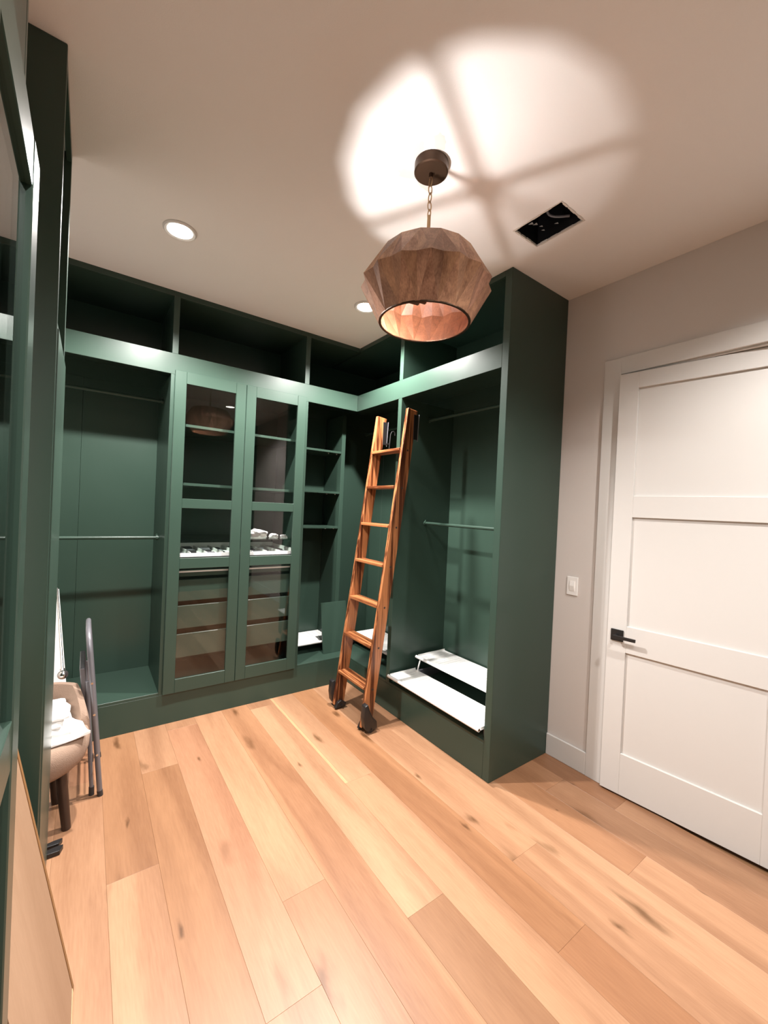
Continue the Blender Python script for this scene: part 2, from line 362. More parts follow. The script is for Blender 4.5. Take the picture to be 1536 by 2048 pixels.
ZT, ZE, ZB, RT, RE, RB = 2.672, 2.545, 2.400, 0.196, 0.276, 0.194
NF = 16; TH = 0.009
def ringpt(r, z, k, off): a = 2 * math.pi * (k + off) / NF + 0.13; return Vector((px + r * math.cos(a), py + r * math.sin(a), z))
def facet(tri, parent):
    inn = [Vector((px + (p.x - px) * (1 - TH / 0.2), py + (p.y - py) * (1 - TH / 0.2), p.z)) for p in tri]
    o = MB().prism([tuple(p) for p in tri], [tuple(p) for p in inn]).build('facet', [M['shade'], M['shade_inner_dimmed']], parent, bevel=0)
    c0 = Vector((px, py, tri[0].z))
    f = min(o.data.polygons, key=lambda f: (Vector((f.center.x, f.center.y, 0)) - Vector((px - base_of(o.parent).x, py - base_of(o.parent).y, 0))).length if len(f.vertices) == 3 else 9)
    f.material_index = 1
    t = random.uniform(0.74, 1.16); o.color = (t, t * random.uniform(0.94, 1.0), t * random.uniform(0.90, 1.0), 1)
shade = thing('shade', None, None, (0, 0, 0)); shade.parent = pend
def scal(k): return 1.0 if k % 2 else 0.972
for k in range(NF):
    E0, E1 = ringpt(RE, ZE, k, 0), ringpt(RE, ZE, k + 1, 0); EM = ringpt(RE * 0.935, ZE + 0.003, k, .5)
    B0, B1 = ringpt(RB, ZB, k, .5), ringpt(RB, ZB, k + 1, .5)
    T0, T1 = ringpt(RT, ZT, k, .5), ringpt(RT, ZT, k + 1, .5)
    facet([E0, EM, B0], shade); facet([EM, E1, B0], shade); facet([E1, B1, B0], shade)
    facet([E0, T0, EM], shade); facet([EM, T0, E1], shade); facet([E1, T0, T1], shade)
MB().lathe([(RB - 0.011, ZB - 0.002), (RB - 0.001, ZB - 0.002), (RB - 0.001, ZB + 0.002), (RB - 0.011, ZB + 0.002)], (px, py, 0), 48, closed=True).build('rim', M['bronze'], pend)
for ang in (math.atan2(0.567, 1.115), math.atan2(-1.11, 0.527)):
    c, s = math.cos(ang), math.sin(ang); r = RT - 0.012; hw = 0.0085
    for sg in (-1, 1):
        a = [(px + sg * c * 0.006 - s * hw, py + sg * s * 0.006 + c * hw, 2.662), (px + sg * c * 0.006 + s * hw, py + sg * s * 0.006 - c * hw, 2.662),
             (px + sg * c * r + s * hw, py + sg * s * r - c * hw, 2.662), (px + sg * c * r - s * hw, py + sg * s * r + c * hw, 2.662)]
        MB().prism(a, [(p[0], p[1], 2.667) for p in a]).build('spider_arm', M['bronze'], pend)
MB().lathe([(0.0, 2.650), (0.022, 2.650), (0.022, 2.676), (0.0, 2.676)], (px, py, 0), 20).build('hub', M['bronze'], pend, smooth=True)
bxp, byp, bzp = px - 0.127, py + 0.022, 2.485
MB().tube([(px, py, 2.655), (px, py, bzp)], 0.006, 10).build('centre_rod', M['bronze'], pend, smooth=True)
bd = Vector((-0.127, 0.022, 0)).normalized(); P0 = Vector((px, py, bzp))
MB().tube([P0 + bd * d0 for d0 in (0.0, 0.03, 0.032, 0.088)], [0.006, 0.006, 0.017, 0.018], 16).build('socket', M['bronze'], pend, smooth=True)
MB().tube([P0 + bd * d0 for d0 in (0.0885, 0.100, 0.108, 0.118, 0.128, 0.138, 0.143, 0.145)], [0.011, 0.013, 0.016, 0.018, 0.0175, 0.013, 0.008, 0.002], 18).build('bulb', M['bulb'], pend, smooth=True)

for cx, cy, ra, rb_, rot, sd in ((-0.895, -1.812, 0.062, 0.026, -0.5, 1), (-0.945, -1.925, 0.045, 0.022, 1.3, 2), (-0.903, -2.006, 0.042, 0.026, 0.6, 3), (-0.80, -1.80, 0.05, 0.016, 0.1, 6)):
    rnd = random.Random(sd); q = []
    for k in range(18):
        th = 2 * math.pi * k / 18; f = rnd.uniform(0.75, 1.1); u, v = ra * f * math.cos(th), rb_ * f * math.sin(th)
        q.append((cx + u * math.cos(rot) - v * math.sin(rot), cy + u * math.sin(rot) + v * math.cos(rot), H - 0.0006))
    MB().prism(q, [(p[0], p[1], H + 0.001) for p in q]).build('plaster_patch', M['patch'], ceil)

# ------------------------------------------------------------------ open register hole
vt = thing('ceiling_register_hole', 'uncovered rectangular vent hole in the ceiling with black duct inside', 'vent', (-0.155, -2.0, H))
vb = MB()
vb.box(VX0 - 0.006, VX0, VY0 - 0.006, VY1 + 0.006, H + 0.0081, H + 0.25); vb.box(VX1, VX1 + 0.006, VY0 - 0.006, VY1 + 0.006, H + 0.0081, H + 0.25)
vb.box(VX0, VX1, VY0 - 0.006, VY0, H + 0.0081, H + 0.25); vb.box(VX0, VX1, VY1, VY1 + 0.006, H + 0.0081, H + 0.25); vb.box(VX0 - 0.006, VX1 + 0.006, VY0 - 0.006, VY1 + 0.006, H + 0.25, H + 0.256)
vb.build('duct_box', M['duct'], vt)
hoop = [(VX0 + 0.015 + 0.17 * t, VY0 + 0.07 + 0.06 * math.sin(t * math.pi), H + 0.055) for t in [i / 10 for i in range(11)]]
MB().tube(hoop, 0.006, 8).build('duct_hoop', M['steel'], vt, smooth=True)
for (a, b, c2) in ((0.02, 0.06, 0.05), (0.05, 0.045, 0.045), (0.075, 0.05, 0.05), (0.11, 0.055, 0.045), (0.14, 0.05, 0.04), (0.16, 0.09, 0.06), (0.03, 0.2, 0.03), (0.06, 0.225, 0.02)):
    x, y, z = VX0 + a, VY1 - b * 1.6, H + c2 * 0.6; s = random.uniform(0.013, 0.022)
    MB().prism([(x, y, z), (x + s, y + s * .4, z + .004), (x + s * .7, y + s * 1.6, z + .012)], [(x, y, z + .002), (x + s, y + s * .4, z + .006), (x + s * .7, y + s * 1.6, z + .014)]).build('foil_scrap', M['foil'], vt)
rb = MB()
for (a, b) in (((VX0, VY0), (VX1, VY0)), ((VX1, VY0), (VX1, VY1)), ((VX1, VY1), (VX0, VY1)), ((VX0, VY1), (VX0, VY0))):
    N = 9
    for q in range(N):
        x, y = a[0] + (b[0] - a[0]) * (q + .5) / N, a[1] + (b[1] - a[1]) * (q + .5) / N
        lx, ly = abs(b[0] - a[0]) / N / 2 + 0.003, abs(b[1] - a[1]) / N / 2 + 0.003; e = random.uniform(-0.001, 0.003)
        rb.box(x - lx - e, x + lx + e, y - ly - e, y + ly + e, H - 0.0015 - random.uniform(0, 0.001), H + 0.0075)
rb.build('ragged_edge', M['plaster'], vt)['kind'] = 'stuff'

# ------------------------------------------------------------------ wardrobe run along the back
def rod(parent, a, b, r=0.0125):
    o = MB().tube([a, b], r, 14).build('clothes_rod', G, parent, smooth=True)
    for e, sgn in ((a, 1), (b, -1)):
        dv = (Vector(b) - Vector(a)).normalized() * sgn
        p = Vector(e) + dv * 0.004
        m = MB().tube([p, p + dv * 0.014], r + 0.006, 14); q = p + dv * 0.009; m.box(q.x - 0.006, q.x + 0.006, q.y - 0.006, q.y + 0.006, q.z, q.z + 0.028)
        m.build('rod_bracket', G, parent, bevel=0)
    return o
XB = 0.578  # inner depth of the frames
t = thing('wardrobe_plinth', 'dark green plinth board under the glass door wardrobe run', 'plinth', (-1.0, 0.3, 0), 'wardrobe plinths')
bx('plinth_board', G, t, WXL, 0.0, 0.0, WYB, 0.0, Z0 - 0.02)
t = thing('wardrobe_plinth', 'dark green plinth board under the white shoe shelves behind the ladder', 'plinth', (0.3, -0.8, 0), 'wardrobe plinths')
bx('plinth_board', G, t, 0.0, WX, -L + 0.05, WYB, 0.0, Z0 - 0.02)
# hanging bay
t = thing('open_wardrobe', 'open green hanging bay with two rods beside the glass doors', 'wardrobe', (-2.1, 0.3, Z0 - 0.02), 'open hanging bays')
bx('bottom_panel', G, t, WXL, -1.541, 0.0, WYB, Z0 - 0.02, Z0)
bx('side_panel', G, t, -1.541, -1.519, 0.0, WYB, Z0 - 0.02, HB)
bx('side_panel', G, t, WXL, WXL + 0.02, 0.0, XB, Z0, HB)
bx('back_panel', G, t, WXL + 0.02, -2.0405, XB, WYB, Z0, HB); bx('back_panel', G, t, -2.0395, -1.541, XB, WYB, Z0, HB)
rod(t, (WXL + 0.02, 0.30, 1.310), (-1.541, 0.30, 1.310)); rod(t, (WXL + 0.02, 0.30, 2.345), (-1.541, 0.30, 2.345))
# glass door wardrobe
gw = thing('glass_door_wardrobe', 'green wardrobe with two tall glass doors showing shelves and drawers', 'wardrobe', (-1.016, 0.3, Z0 - 0.02))
x0, x1 = -1.519, -0.513
bx('bottom_panel', G, gw, x0, x1, 0.0, WYB, Z0 - 0.02, Z0); bx('side_panel', G, gw, x0, x0 + 0.02, 0.0, WYB, Z0, HB); bx('side_panel', G, gw, x1 - 0.02, x1, 0.0, WYB, Z0, HB)
bx('back_panel', G, gw, x0 + 0.02, x1 - 0.02, XB, WYB, Z0, HB); bx('top_panel', G, gw, x0 + 0.02, x1 - 0.02, 0.0, XB, HB - 0.02, HB)
for z in (2.140, 1.712): bx('shelf', G, gw, x0 + 0.021, x1 - 0.021, 0.05, XB, z, z + 0.02)
bx('glass_shelf', M['gshelf'], gw, x0 + 0.021, x1 - 0.021, 0.06, XB, 1.305, 1.313, 0)
tray = bx('tray', M['wmetal'], gw, x0 + 0.03, x1 - 0.03, 0.03, 0.55, 1.190, 1.196, 0)
for b in ((x0 + .03, x1 - .03, .03, .042, 1.196, 1.216), (x0 + .03, x1 - .03, .538, .55, 1.196, 1.245), (x0 + .03, x0 + .042, .042, .538, 1.196, 1.235), (x1 - .042, x1 - .03, .042, .538, 1.196, 1.235)):
    bx('tray_wall', M['wmetal'], tray, *b, bevel=0.001)
for k in range(1, 8): bx('tray_divider', M['wmetal'], tray, x0 + .042 + k * .115, x0 + .046 + k * .115, .042, .538, 1.196, 1.222, bevel=0)
rt = random.Random(11)
for k in range(8):
    for q in range(4):
        xa = x0 + .052 + k * .115 + rt.uniform(0, .02); ya = .06 + q * .12 + rt.uniform(0, .02)
        bx('felt_insert', M['felt'], tray, xa, xa + rt.uniform(.04, .075), ya, ya + rt.uniform(.05, .09), 1.1962, 1.204 + rt.uniform(0, .018), bevel=0.003)
bx('pull_out_frame', G, gw, x0 + 0.03, x1 - 0.03, 0.035, 0.52, 1.045, 1.085, 0.002); bx('frame_lip', M['wmetal'], gw, x0 + 0.04, x1 - 0.04, 0.031, 0.0345, 1.076, 1.088, 0.0005)
for za, zb in ((0.866, 1.022), (0.664, 0.832), (0.452, 0.624)):
    dr = bx('drawer', G, gw, x0 + 0.025, x1 - 0.025, 0.03, 0.048, za, zb, 0.002)
    dm = MB(); dm.box(x0 + 0.035, x1 - 0.035, 0.049, 0.53, za + 0.01, za + 0.02); dm.box(x0 + 0.035, x0 + 0.047, 0.049, 0.53, za + 0.02, zb - 0.03); dm.box(x1 - 0.047, x1 - 0.035, 0.049, 0.53, za + 0.02, zb - 0.03); dm.box(x0 + 0.047, x1 - 0.047, 0.52, 0.53, za + 0.02, zb - 0.03)
    dm.build('drawer_box', G, dr)
def framed_door(parent, axis, u0, u1, face, inward, z0, z1, stile, top, bot, rails, pane=True, th=0.021):
    """a framed glass door; axis 'x': spans x in plane y; axis 'y': spans y in plane x. inward is +1/-1 into the cabinet"""
    root = thing('door', None, None, (0, 0, 0)); root.parent = parent; root.location = -base_of(parent)
    def B(name, mat, a, b, d0, d1, za, zb, bev=0.0025):
        lo, hi = sorted((face + inward * d0, face + inward * d1))
        if axis == 'x': return bx(name, mat, root, a, b, lo, hi, za, zb, bev)
        return bx(name, mat, root, lo, hi, a, b, za, zb, bev)
    B('stile', G, u0, u0 + stile, 0, th, z0, z1); B('stile', G, u1 - stile, u1, 0, th, z0, z1)
    zz = [(z0, z0 + bot)] + list(rails) + [(z1 - top, z1)]
    for a, b in zz: B('rail', G, u0 + stile + 0.0003, u1 - stile - 0.0003, 0.0015, th - 0.001, a, b, 0.0015)
    if pane:
        for (a, b), (c, e) in zip(zz[:-1], zz[1:]): B('pane', M['glass'], u0 + stile - 0.004, u1 - stile + 0.004, 0.010, 0.014, b - 0.004, c + 0.004, 0)
    return root
for a, b in ((-1.5175, -1.0195), (-1.0165, -0.5175)):
    dd = framed_door(gw, 'x', a, b, -0.022, 1, 0.219, 2.518, 0.076, 0.084, 0.098, [(1.112, 1.187), (1.548, 1.616)])
for z in (1.215, 1.235):
    bx('magnet_catch', M['plate'], gw, -1.0188, -1.0172, -0.014, -0.004, z - 0.008, z + 0.008, 0)
# corner shelf unit
cs = thing('corner_shelf_unit', 'narrow green shelf unit with three shelves in the corner beside the glass doors', 'shelf unit', (0.0, 0.3, Z0 - 0.02))
bx('bottom_panel', G, cs, -0.489, 0.0, 0.0, WYB, Z0 - 0.02, Z0); bx('side_panel', G, cs, -0.511, -0.489, 0.0, WYB, Z0 - 0.02, HB)
bx('back_panel', G, cs, -0.489, -0.01, XB, WYB, Z0, HB); bx('divider', G, cs, -0.010, 0.030, 0.24, XB, Z0, HB)
for z in (2.120, 1.730, 1.395):
    sh = bx('shelf', G, cs, -0.4885, -0.0105, 0.245, XB, z, z + 0.02)
    for u in (-0.03, -0.12): MB().tube([(u, 0.30, z - 0.008), (u, 0.30, z - 0.001)], 0.006, 8).build('shelf_pin', M['plate'], sh, smooth=True)
# corner bay of the return
cw = thing('corner_wardrobe', 'open green corner bay half covered by the wooden ladder', 'wardrobe', (0.3, 0.0, Z0 - 0.02))
bx('bottom_panel', G, cw, 0.0, WX, -0.619, WYB, Z0 - 0.02, Z0); bx('back_panel', G, cw, 0.03, WX, XB, WYB, Z0, HB)
bx('back_panel', G, cw, XB, WX, -0.619, 0.359, Z0, HB); bx('back_panel', G, cw, XB, WX, 0.360, XB, Z0, HB); bx('side_panel', G, cw, 0.0, WX, -0.641, -0.619, Z0 - 0.02, HB)
rod(cw, (0.30, -0.619, 2.355), (0.30, 0.30, 2.355))
# hanging bay behind the ladder
ow = thing('open_wardrobe', 'open green hanging bay with two rods above white shoe shelves', 'wardrobe', (0.3, -1.14, Z0 - 0.02), 'open hanging bays')
bx('bottom_panel', G, ow, 0.0, WX, -L + 0.05, -0.663, Z0 - 0.02, Z0); bx('side_panel', G, ow, 0.0, WX, -0.663, -0.641, Z0 - 0.02, HB)
bx('back_panel', G, ow, XB, WX, -L + 0.05, -0.663, Z0, HB)
rod(ow, (0.30, -L + 0.05, 1.503), (0.30, -0.663, 1.503)); rod(ow, (0.30, -L + 0.05, 2.358), (0.30, -0.663, 2.358))
# tall end panel
t = thing('wardrobe_end_panel', 'tall dark green end panel reaching the ceiling next to the light switch', 'panel', (0.3, -1.65, 0))
bx('panel', G, t, 0.0, WX, -L, -L + 0.05, 0, H, 0.002)
# upper cubbies
uc = thing('upper_cubbies', 'row of open dark green cubbies above the glass door wardrobe', 'cubbies', (-1.0, 0.3, HB), 'cubbies under the ceiling')
bx('header_board', G, uc, WXL, 0.0, 0.0, 0.02, HB, HT); bx('top_rail', G, uc, WXL, 0.0, 0.0, 0.02, 3.034, H)
bx('cubby_floor', G, uc, WXL, 0.0, 0.02, XB, HT - 0.02, HT, 0); bx('cubby_back', G, uc, WXL, 0.0, XB, WYB, HB, H, 0)
bx('cubby_top', G, uc, WXL, 0.0, 0.02, XB, 3.034, H, 0)
for a, b in ((-1.539, -1.500), (-0.530, -0.489)): bx('cubby_divider', G, uc, a, b, 0.0, XB, HT, 3.034)
uc = thing('upper_cubbies', 'open dark green cubbies above the ladder and hanging rods', 'cubbies', (0.3, -0.7, HB), 'cubbies under the ceiling')
bx('header_board', G, uc, 0.0, 0.02, -L + 0.05, 0.0, HB, HT); bx('top_rail', G, uc, 0.0, 0.02, -L + 0.05, 0.0, 3.034, H)
bx('cubby_floor', G, uc, 0.02, XB, -L + 0.05, WYB, HT - 0.02, HT, 0); bx('cubby_back', G, uc, XB, WX, -L + 0.05, WYB, HB, H, 0); bx('cubby_back', G, uc, 0.0, XB, XB, WYB, HB, H, 0)
bx('cubby_top', G, uc, 0.02, XB, -L + 0.05, XB, 3.034, H, 0)
bx('cubby_divider', G, uc, 0.0, XB, -0.664, -0.621, HT, 3.034)

# ------------------------------------------------------------------ cabinets along the other side
lt = thing('tall_cabinet', 'tall dark green cabinet side panel with hinged door edge beside the beige stool', 'cabinet', (-2.4, -1.25, 0))
bx('end_panel', G, lt, WXL, -2.087, -1.515, -1.496, 0, H, 0.003, 2); bx('end_panel', G, lt, WXL, -2.089, -0.985, -0.966, 0, H, 0.002)
bx('cubby_floor', G, lt, WXL + 0.02, -2.089, -1.4955, -0.9855, 2.165, 2.185, 0.001); bx('bottom_panel', G, lt, WXL + 0.02, -2.11, -1.4955, -0.9855, 0.08, 0.10, 0.001); bx('toe_board', G, lt, -2.14, -2.12, -1.4955, -0.9855, 0, 0.08, 0.001)
bx('top_rail', G, lt, -2.107, -2.089, -1.4955, -0.9855, 3.030, H, 0.001)
bx('back_panel', G, lt, WXL, WXL + 0.02, -1.4955, -0.9855, 0.1, H, 0)
dl = bx('door', G, lt, -2.105, -2.0830, -1.488, -0.987, 0.015, 2.160, 0.004, 2)
for z in (2.06, 1.20, 0.25):
    bx('hinge', M['plate'], dl, -2.104, -2.090, -1.4950, -1.4885, z, z + 0.055, 0)
nc = thing('glass_door_cabinet', 'tall green cabinet with framed glass doors reflecting the room closest to the viewer', 'cabinet', (-2.4, -2.7, 0))
bx('side_panel', G, nc, WXL, -2.107, -2.222, -2.202, 0, H, 0.002); bx('side_panel', G, nc, WXL, -2.107, -3.212, -3.192, 0, H, 0.001)
bx('header_board', G, nc, -2.127, -2.1075, -3.1915, -2.2225, 2.228, H, 0.001); bx('back_panel', G, nc, WXL, WXL + 0.02, -3.1915, -2.2225, 0, 2.228, 0); bx('bottom_panel', G, nc, WXL + 0.02, -2.108, -3.1915, -2.2225, 0.05, 0.07, 0)
for z in (0.62, 1.14, 1.66): bx('shelf', G, nc, WXL + 0.021, -2.15, -3.19, -2.224, z, z + 0.02, 0)
for a, b in ((-2.697, -2.194), (-3.205, -2.700)):
    framed_door(nc, 'y', a, b, -2.0835, -1, 0.05, 2.235, 0.085, 0.085, 0.095, [(1.115, 1.205)])

# ------------------------------------------------------------------ leaning plywood sheet
def slab(quad, n, th): return [tuple(Vector(p) + Vector(n) * th) for p in quad]
sl = (2.137 - 1.976) / 0.831
zt = 1.02; nrm = Vector((1, 0, sl)).normalized()
ya, yb = -1.615, -2.180
q = [(-1.976, ya, 0.004), (-1.976, yb, 0.004), (-1.976 - sl * zt, yb, zt), (-1.976 - sl * zt, ya, zt)]
t = thing('plywood_sheet', 'tan plywood sheet leaning between the two tall green cabinets', 'plywood sheet', (-2.05, -1.9, 0))
m = MB(); m.prism([tuple(Vector(p) - nrm * 0.014) for p in q], [tuple(Vector(p) - nrm * 0.0012) for p in q]); m.build('core', M['plyedge'], t)
m = MB(); m.prism([tuple(Vector(p) - nrm * 0.0012) for p in q], q); m.build('face_veneer', M['ply'], t)
def on_sheet(u, z): return Vector((-1.976 - sl * z, ya - u, z))
q2 = [on_sheet(0, 0.004), on_sheet(0.022, 0.004), on_sheet(0.022, zt), on_sheet(0, zt)]
m = MB(); m.prism([tuple(p + nrm * 0.0002) for p in q2], [tuple(p + nrm * 0.0022) for p in q2]); m.build('edge_band', M['plyedge'], t)
q2 = [on_sheet(0.0225, 0.004), on_sheet(ya - yb, 0.004), on_sheet(ya - yb, 0.020), on_sheet(0.0225, 0.020)]
m = MB(); m.prism([tuple(p + nrm * 0.0002) for p in q2], [tuple(p + nrm * 0.0022) for p in q2]); m.build('bottom_band', M['plypale'], t)

# ------------------------------------------------------------------ rolling ladder
ld = thing('rolling_ladder', 'oak library ladder with seven rungs and black wheels leaning on the wardrobe', 'ladder', (-0.2, -0.6, 0))
def xf(z): return -0.352 + 0.1272 * z
DR = 0.092
for y0, y1 in ((-0.415, -0.385), (-0.815, -0.785)):
    zt = 2.378
    q = [(xf(0.03), 0.03), (xf(0.03) + DR, 0.045), (xf(zt) + DR, zt - 0.012), (xf(zt), zt)]
    m = MB(); m.prism([(a, y0, b) for a, b in q], [(a, y1, b) for a, b in q]); rl = m.build('rail', M['ladder'], ld, bevel=0.003, seg=2)
    if y0 < -0.6:
        for z in (0.29, 0.587, 0.879, 1.178, 1.472, 1.769, 2.057):
            MB().tube([(xf(z) + DR * .55, y0 - 0.0008, z), (xf(z) + DR * .55, y0 + 0.002, z)], 0.0078, 12).build('bolt_hole', M['rubber'], rl)
for z in (0.308, 0.605, 0.897, 1.196, 1.490, 1.787, 2.075):
    bx('rung', M['ladder_y'], ld, xf(z) - 0.012, xf(z) + DR - 0.006, -0.7848, -0.4152, z - 0.022, z, 0.004, 2)
def boot(ys, ye, name='wheel_housing'):
    prof = [(-0.356, 0.205), (-0.330, 0.215), (-0.312, 0.165), (-0.285, 0.115), (-0.250, 0.078), (-0.242, 0.030), (-0.275, 0.022), (-0.33, 0.022), (-0.352, 0.055), (-0.362, 0.12)]
    m = MB(); m.prism([(a, ys, b) for a, b in prof], [(a, ye, b) for a, b in prof])
    o = m.build(name, M['black'], ld, bevel=0.006, seg=2, smooth=True)
    for wx in (-0.295,):
        MB().tube([(wx, ys + 0.010, 0.030), (wx, ye - 0.010, 0.030)], 0.030, 20).build('wheel', M['rubber'], o, smooth=True)
    return o
boot(-0.868, -0.817); boot(-0.383, -0.332)
for y in (-0.43, -0.775):
    m = MB(); pr = [(-0.352, 0.012), (-0.262, 0.012), (-0.252, 0.040), (-0.300, 0.070), (-0.330, 0.055)]
    m.prism([(a, y - 0.014, b) for a, b in pr], [(a, y + 0.014, b) for a, b in pr]); m.build('foot_bracket', M['black'], ld, bevel=0.003)
MB().tube([(-0.295, -0.875, 0.030), (-0.295, -0.745, 0.030)], 0.006, 8).build('axle', M['black'], ld, smooth=True); MB().tube([(-0.295, -0.455, 0.030), (-0.295, -0.325, 0.030)], 0.006, 8).build('axle', M['black'], ld, smooth=True)
for y, s in ((-0.8165, -1), (-0.4165, -1)):
    pm = MB(); za, zb = 2.145, 2.335
    ya, yb = sorted((y, y + s * 0.004))
    pm.box(0.005, 0.045, ya, yb, za, zb); pm.build('top_plate', M['black'], ld, bevel=0.001)
    MB().tube([(0.047, (ya + yb) / 2, za - 0.01), (0.056, (ya + yb) / 2, zb + 0.005)], 0.0035, 8).build('guide_rod', M['steel'], ld, smooth=True)
    if y < -0.6: continue
    hk = [(0.066, ya - 0.012, 2.12), (0.075, ya - 0.012, 2.24), (0.086, ya - 0.012, 2.262), (0.104, ya - 0.012, 2.268), (0.118, ya - 0.012, 2.258), (0.120, ya - 0.012, 2.235)]
    m = MB(); m.tube(hk, 0.0045, 8); m.box(0.040, 0.068, ya - 0.014, ya - 0.001, 2.15, 2.162); m.build('rail_hook', M['black'], ld, smooth=True)

# ------------------------------------------------------------------ shoe shelves (white metal)
def shoe_tray(parent, x0, x1, y0, y1, z, front=True, axis='x', slots=True):
    """pressed white metal shelf with a rolled front edge and raised ribs along y"""
    bx('shelf_plate', M['wmetal'], parent, x0 + 0.006, x1, y0, y1, z - 0.006, z, 0.001)
    MB().tube([(x0 + 0.004, y0, z), (x0 + 0.004, y1, z)], 0.012, 14).build('front_roll', M['wmetal'], parent, smooth=True)
    MB().tube([(x0 + 0.004, y0 - 0.0008, z), (x0 + 0.004, y0 + 0.001, z)], 0.008, 12).build('roll_end', M['brass'], parent)
    n = int((y1 - y0 - 0.05) / 0.032)
    for k in range(n):
        yy = y0 + 0.035 + k * 0.032
        bx('rib', M['wmetal'], parent, x0 + 0.045, x1 - 0.03, yy - 0.006, yy + 0.006, z - 0.001, z + 0.0035, 0.0015)
    for yy in (y0 + 0.002, y1 - 0.006): bx('side_lip', M['wmetal'], parent, x0 + 0.02, x1, yy, yy + 0.004, z, z + 0.012, 0)
t = thing('shoe_shelf', 'two-tier white metal shoe shelf pulled out at the base of the hanging bay', 'shoe shelf', (0.2, -1.15, Z0), 'white shoe shelves')
shoe_tray(t, -0.035, 0.245, -1.615, -0.690, 0.300); shoe_tray(t, 0.238, 0.560, -1.615, -0.700, 0.408)
for y in (-0.745, -1.56):
    MB().tube([(0.222, y, 0.300), (0.230, y, 0.335), (0.250, y, 0.400)], 0.006, 10).build('support_post', M['wmetal'], t, smooth=True)
    MB().lathe([(0.0, 0.300), (0.016, 0.300), (0.012, 0.309), (0.0, 0.310)], (0.222, y, 0), 14).build('post_foot', M['wmetal'], t, smooth=True)
for y in (-1.60, -0.71): bx('runner', M['steel'], t, 0.04, 0.50, y - 0.010, y + 0.010, Z0, 0.2935, 0.001)
t = thing('shoe_shelf', 'single white metal shoe shelf in the corner bay seen through the ladder', 'shoe shelf', (0.4, -0.2, Z0), 'white shoe shelves')
shoe_tray(t, 0.200, 0.560, -0.600, 0.300, 0.325)
for y in (-0.58, 0.28): bx('runner', M['steel'], t, 0.23, 0.50, y - 0.010, y + 0.010, Z0, 0.3185, 0.001)
t = thing('shoe_shelf', 'single white metal shoe shelf under the three corner shelves', 'shoe shelf', (-0.25, 0.4, Z0), 'white shoe shelves')
bx('shelf_plate', M['wmetal'], t, -0.480, -0.015, 0.215, 0.565, 0.320, 0.326, 0.001); MB().tube([(-0.480, 0.213, 0.326), (-0.015, 0.213, 0.326)], 0.012, 14).build('front_roll', M['wmetal'], t, smooth=True)
for k in range(9): bx('rib', M['wmetal'], t, -0.455 + k * .05, -0.443 + k * .05, 0.25, 0.54, 0.3255, 0.329, 0.001)
for x in (-0.47, -0.03): bx('runner', M['steel'], t, x - 0.008, x + 0.008, 0.25, 0.55, Z0, 0.3195, 0.001)
# loose board standing in the corner
q = [(-0.172, 0.128, Z0 + 0.0005), (0.100, 0.128, Z0 + 0.0005), (0.100, 0.222, 0.690), (-0.172, 0.222, 0.690)]
nb = Vector((0, 0.98, -0.2)).normalized()
m = MB(); m.prism(q, [tuple(Vector(p) + nb * 0.016) for p in q])
tag(m.build('loose_board', G, None, bevel=0.0015), 'loose green board leaning in the corner next to the ladder', 'board')

# crumpled wrapping on the glass shelf
def crumple(name, cx, cy, z, sx, sy, sz, seed, label):
    rnd = random.Random(seed); bm = bmesh.new(); bmesh.ops.create_icosphere(bm, subdivisions=3, radius=1)
    for v in bm.verts:
        k = 0.72 + 0.34 * rnd.random(); v.co = Vector((v.co.x * k * sx, v.co.y * k * sy, max(v.co.z * k, -0.5) * sz))
    zmin = min(v.co.z for v in bm.verts)
    for v in bm.verts: v.co += Vector((cx, cy, z - zmin))
    b = MB(); b.bm.free(); b.bm = bm
    return tag(b.build(name, M['paper'], None), label, 'wrapping', 'crumpled wrapping on the glass shelf')
crumple('crumpled_wrapping', -0.83, 0.17, 1.3135, 0.10, 0.08, 0.055, 3, 'large crumpled white plastic wrapping heap on the glass shelf')
crumple('crumpled_wrapping', -0.685, 0.16, 1.3135, 0.042, 0.05, 0.028, 5, 'small crumpled white wrapping lump beside the larger heap')
crumple('crumpled_wrapping', -0.60, 0.15, 1.3135, 0.036, 0.04, 0.022, 8, 'smallest crumpled white wrapping lump at the end of the glass shelf')

# ------------------------------------------------------------------ light switch
t = thing('light_switch', 'white rocker light switch on the greige wall between green panel and door casing', 'light switch', (WX, -1.803, 1.16))
bx('switch_plate', M['plate'], t, WX - 0.006, WX, -1.840, -1.766, 1.101, 1.221, 0.002, 2)
bx('rocker_frame', M['plate'], t, WX - 0.0075, WX - 0.006, -1.821, -1.785, 1.127, 1.195, 0.0006)
m = MB(); q = [(WX - 0.0075, 1.131), (WX - 0.0085, 1.131), (WX - 0.0125, 1.163), (WX - 0.0085, 1.191), (WX - 0.0075, 1.191)]
m.prism([(a, -1.819, b) for a, b in q], [(a, -1.787, b) for a, b in q]); m.build('rocker', M['plate'], t, bevel=0.0006)

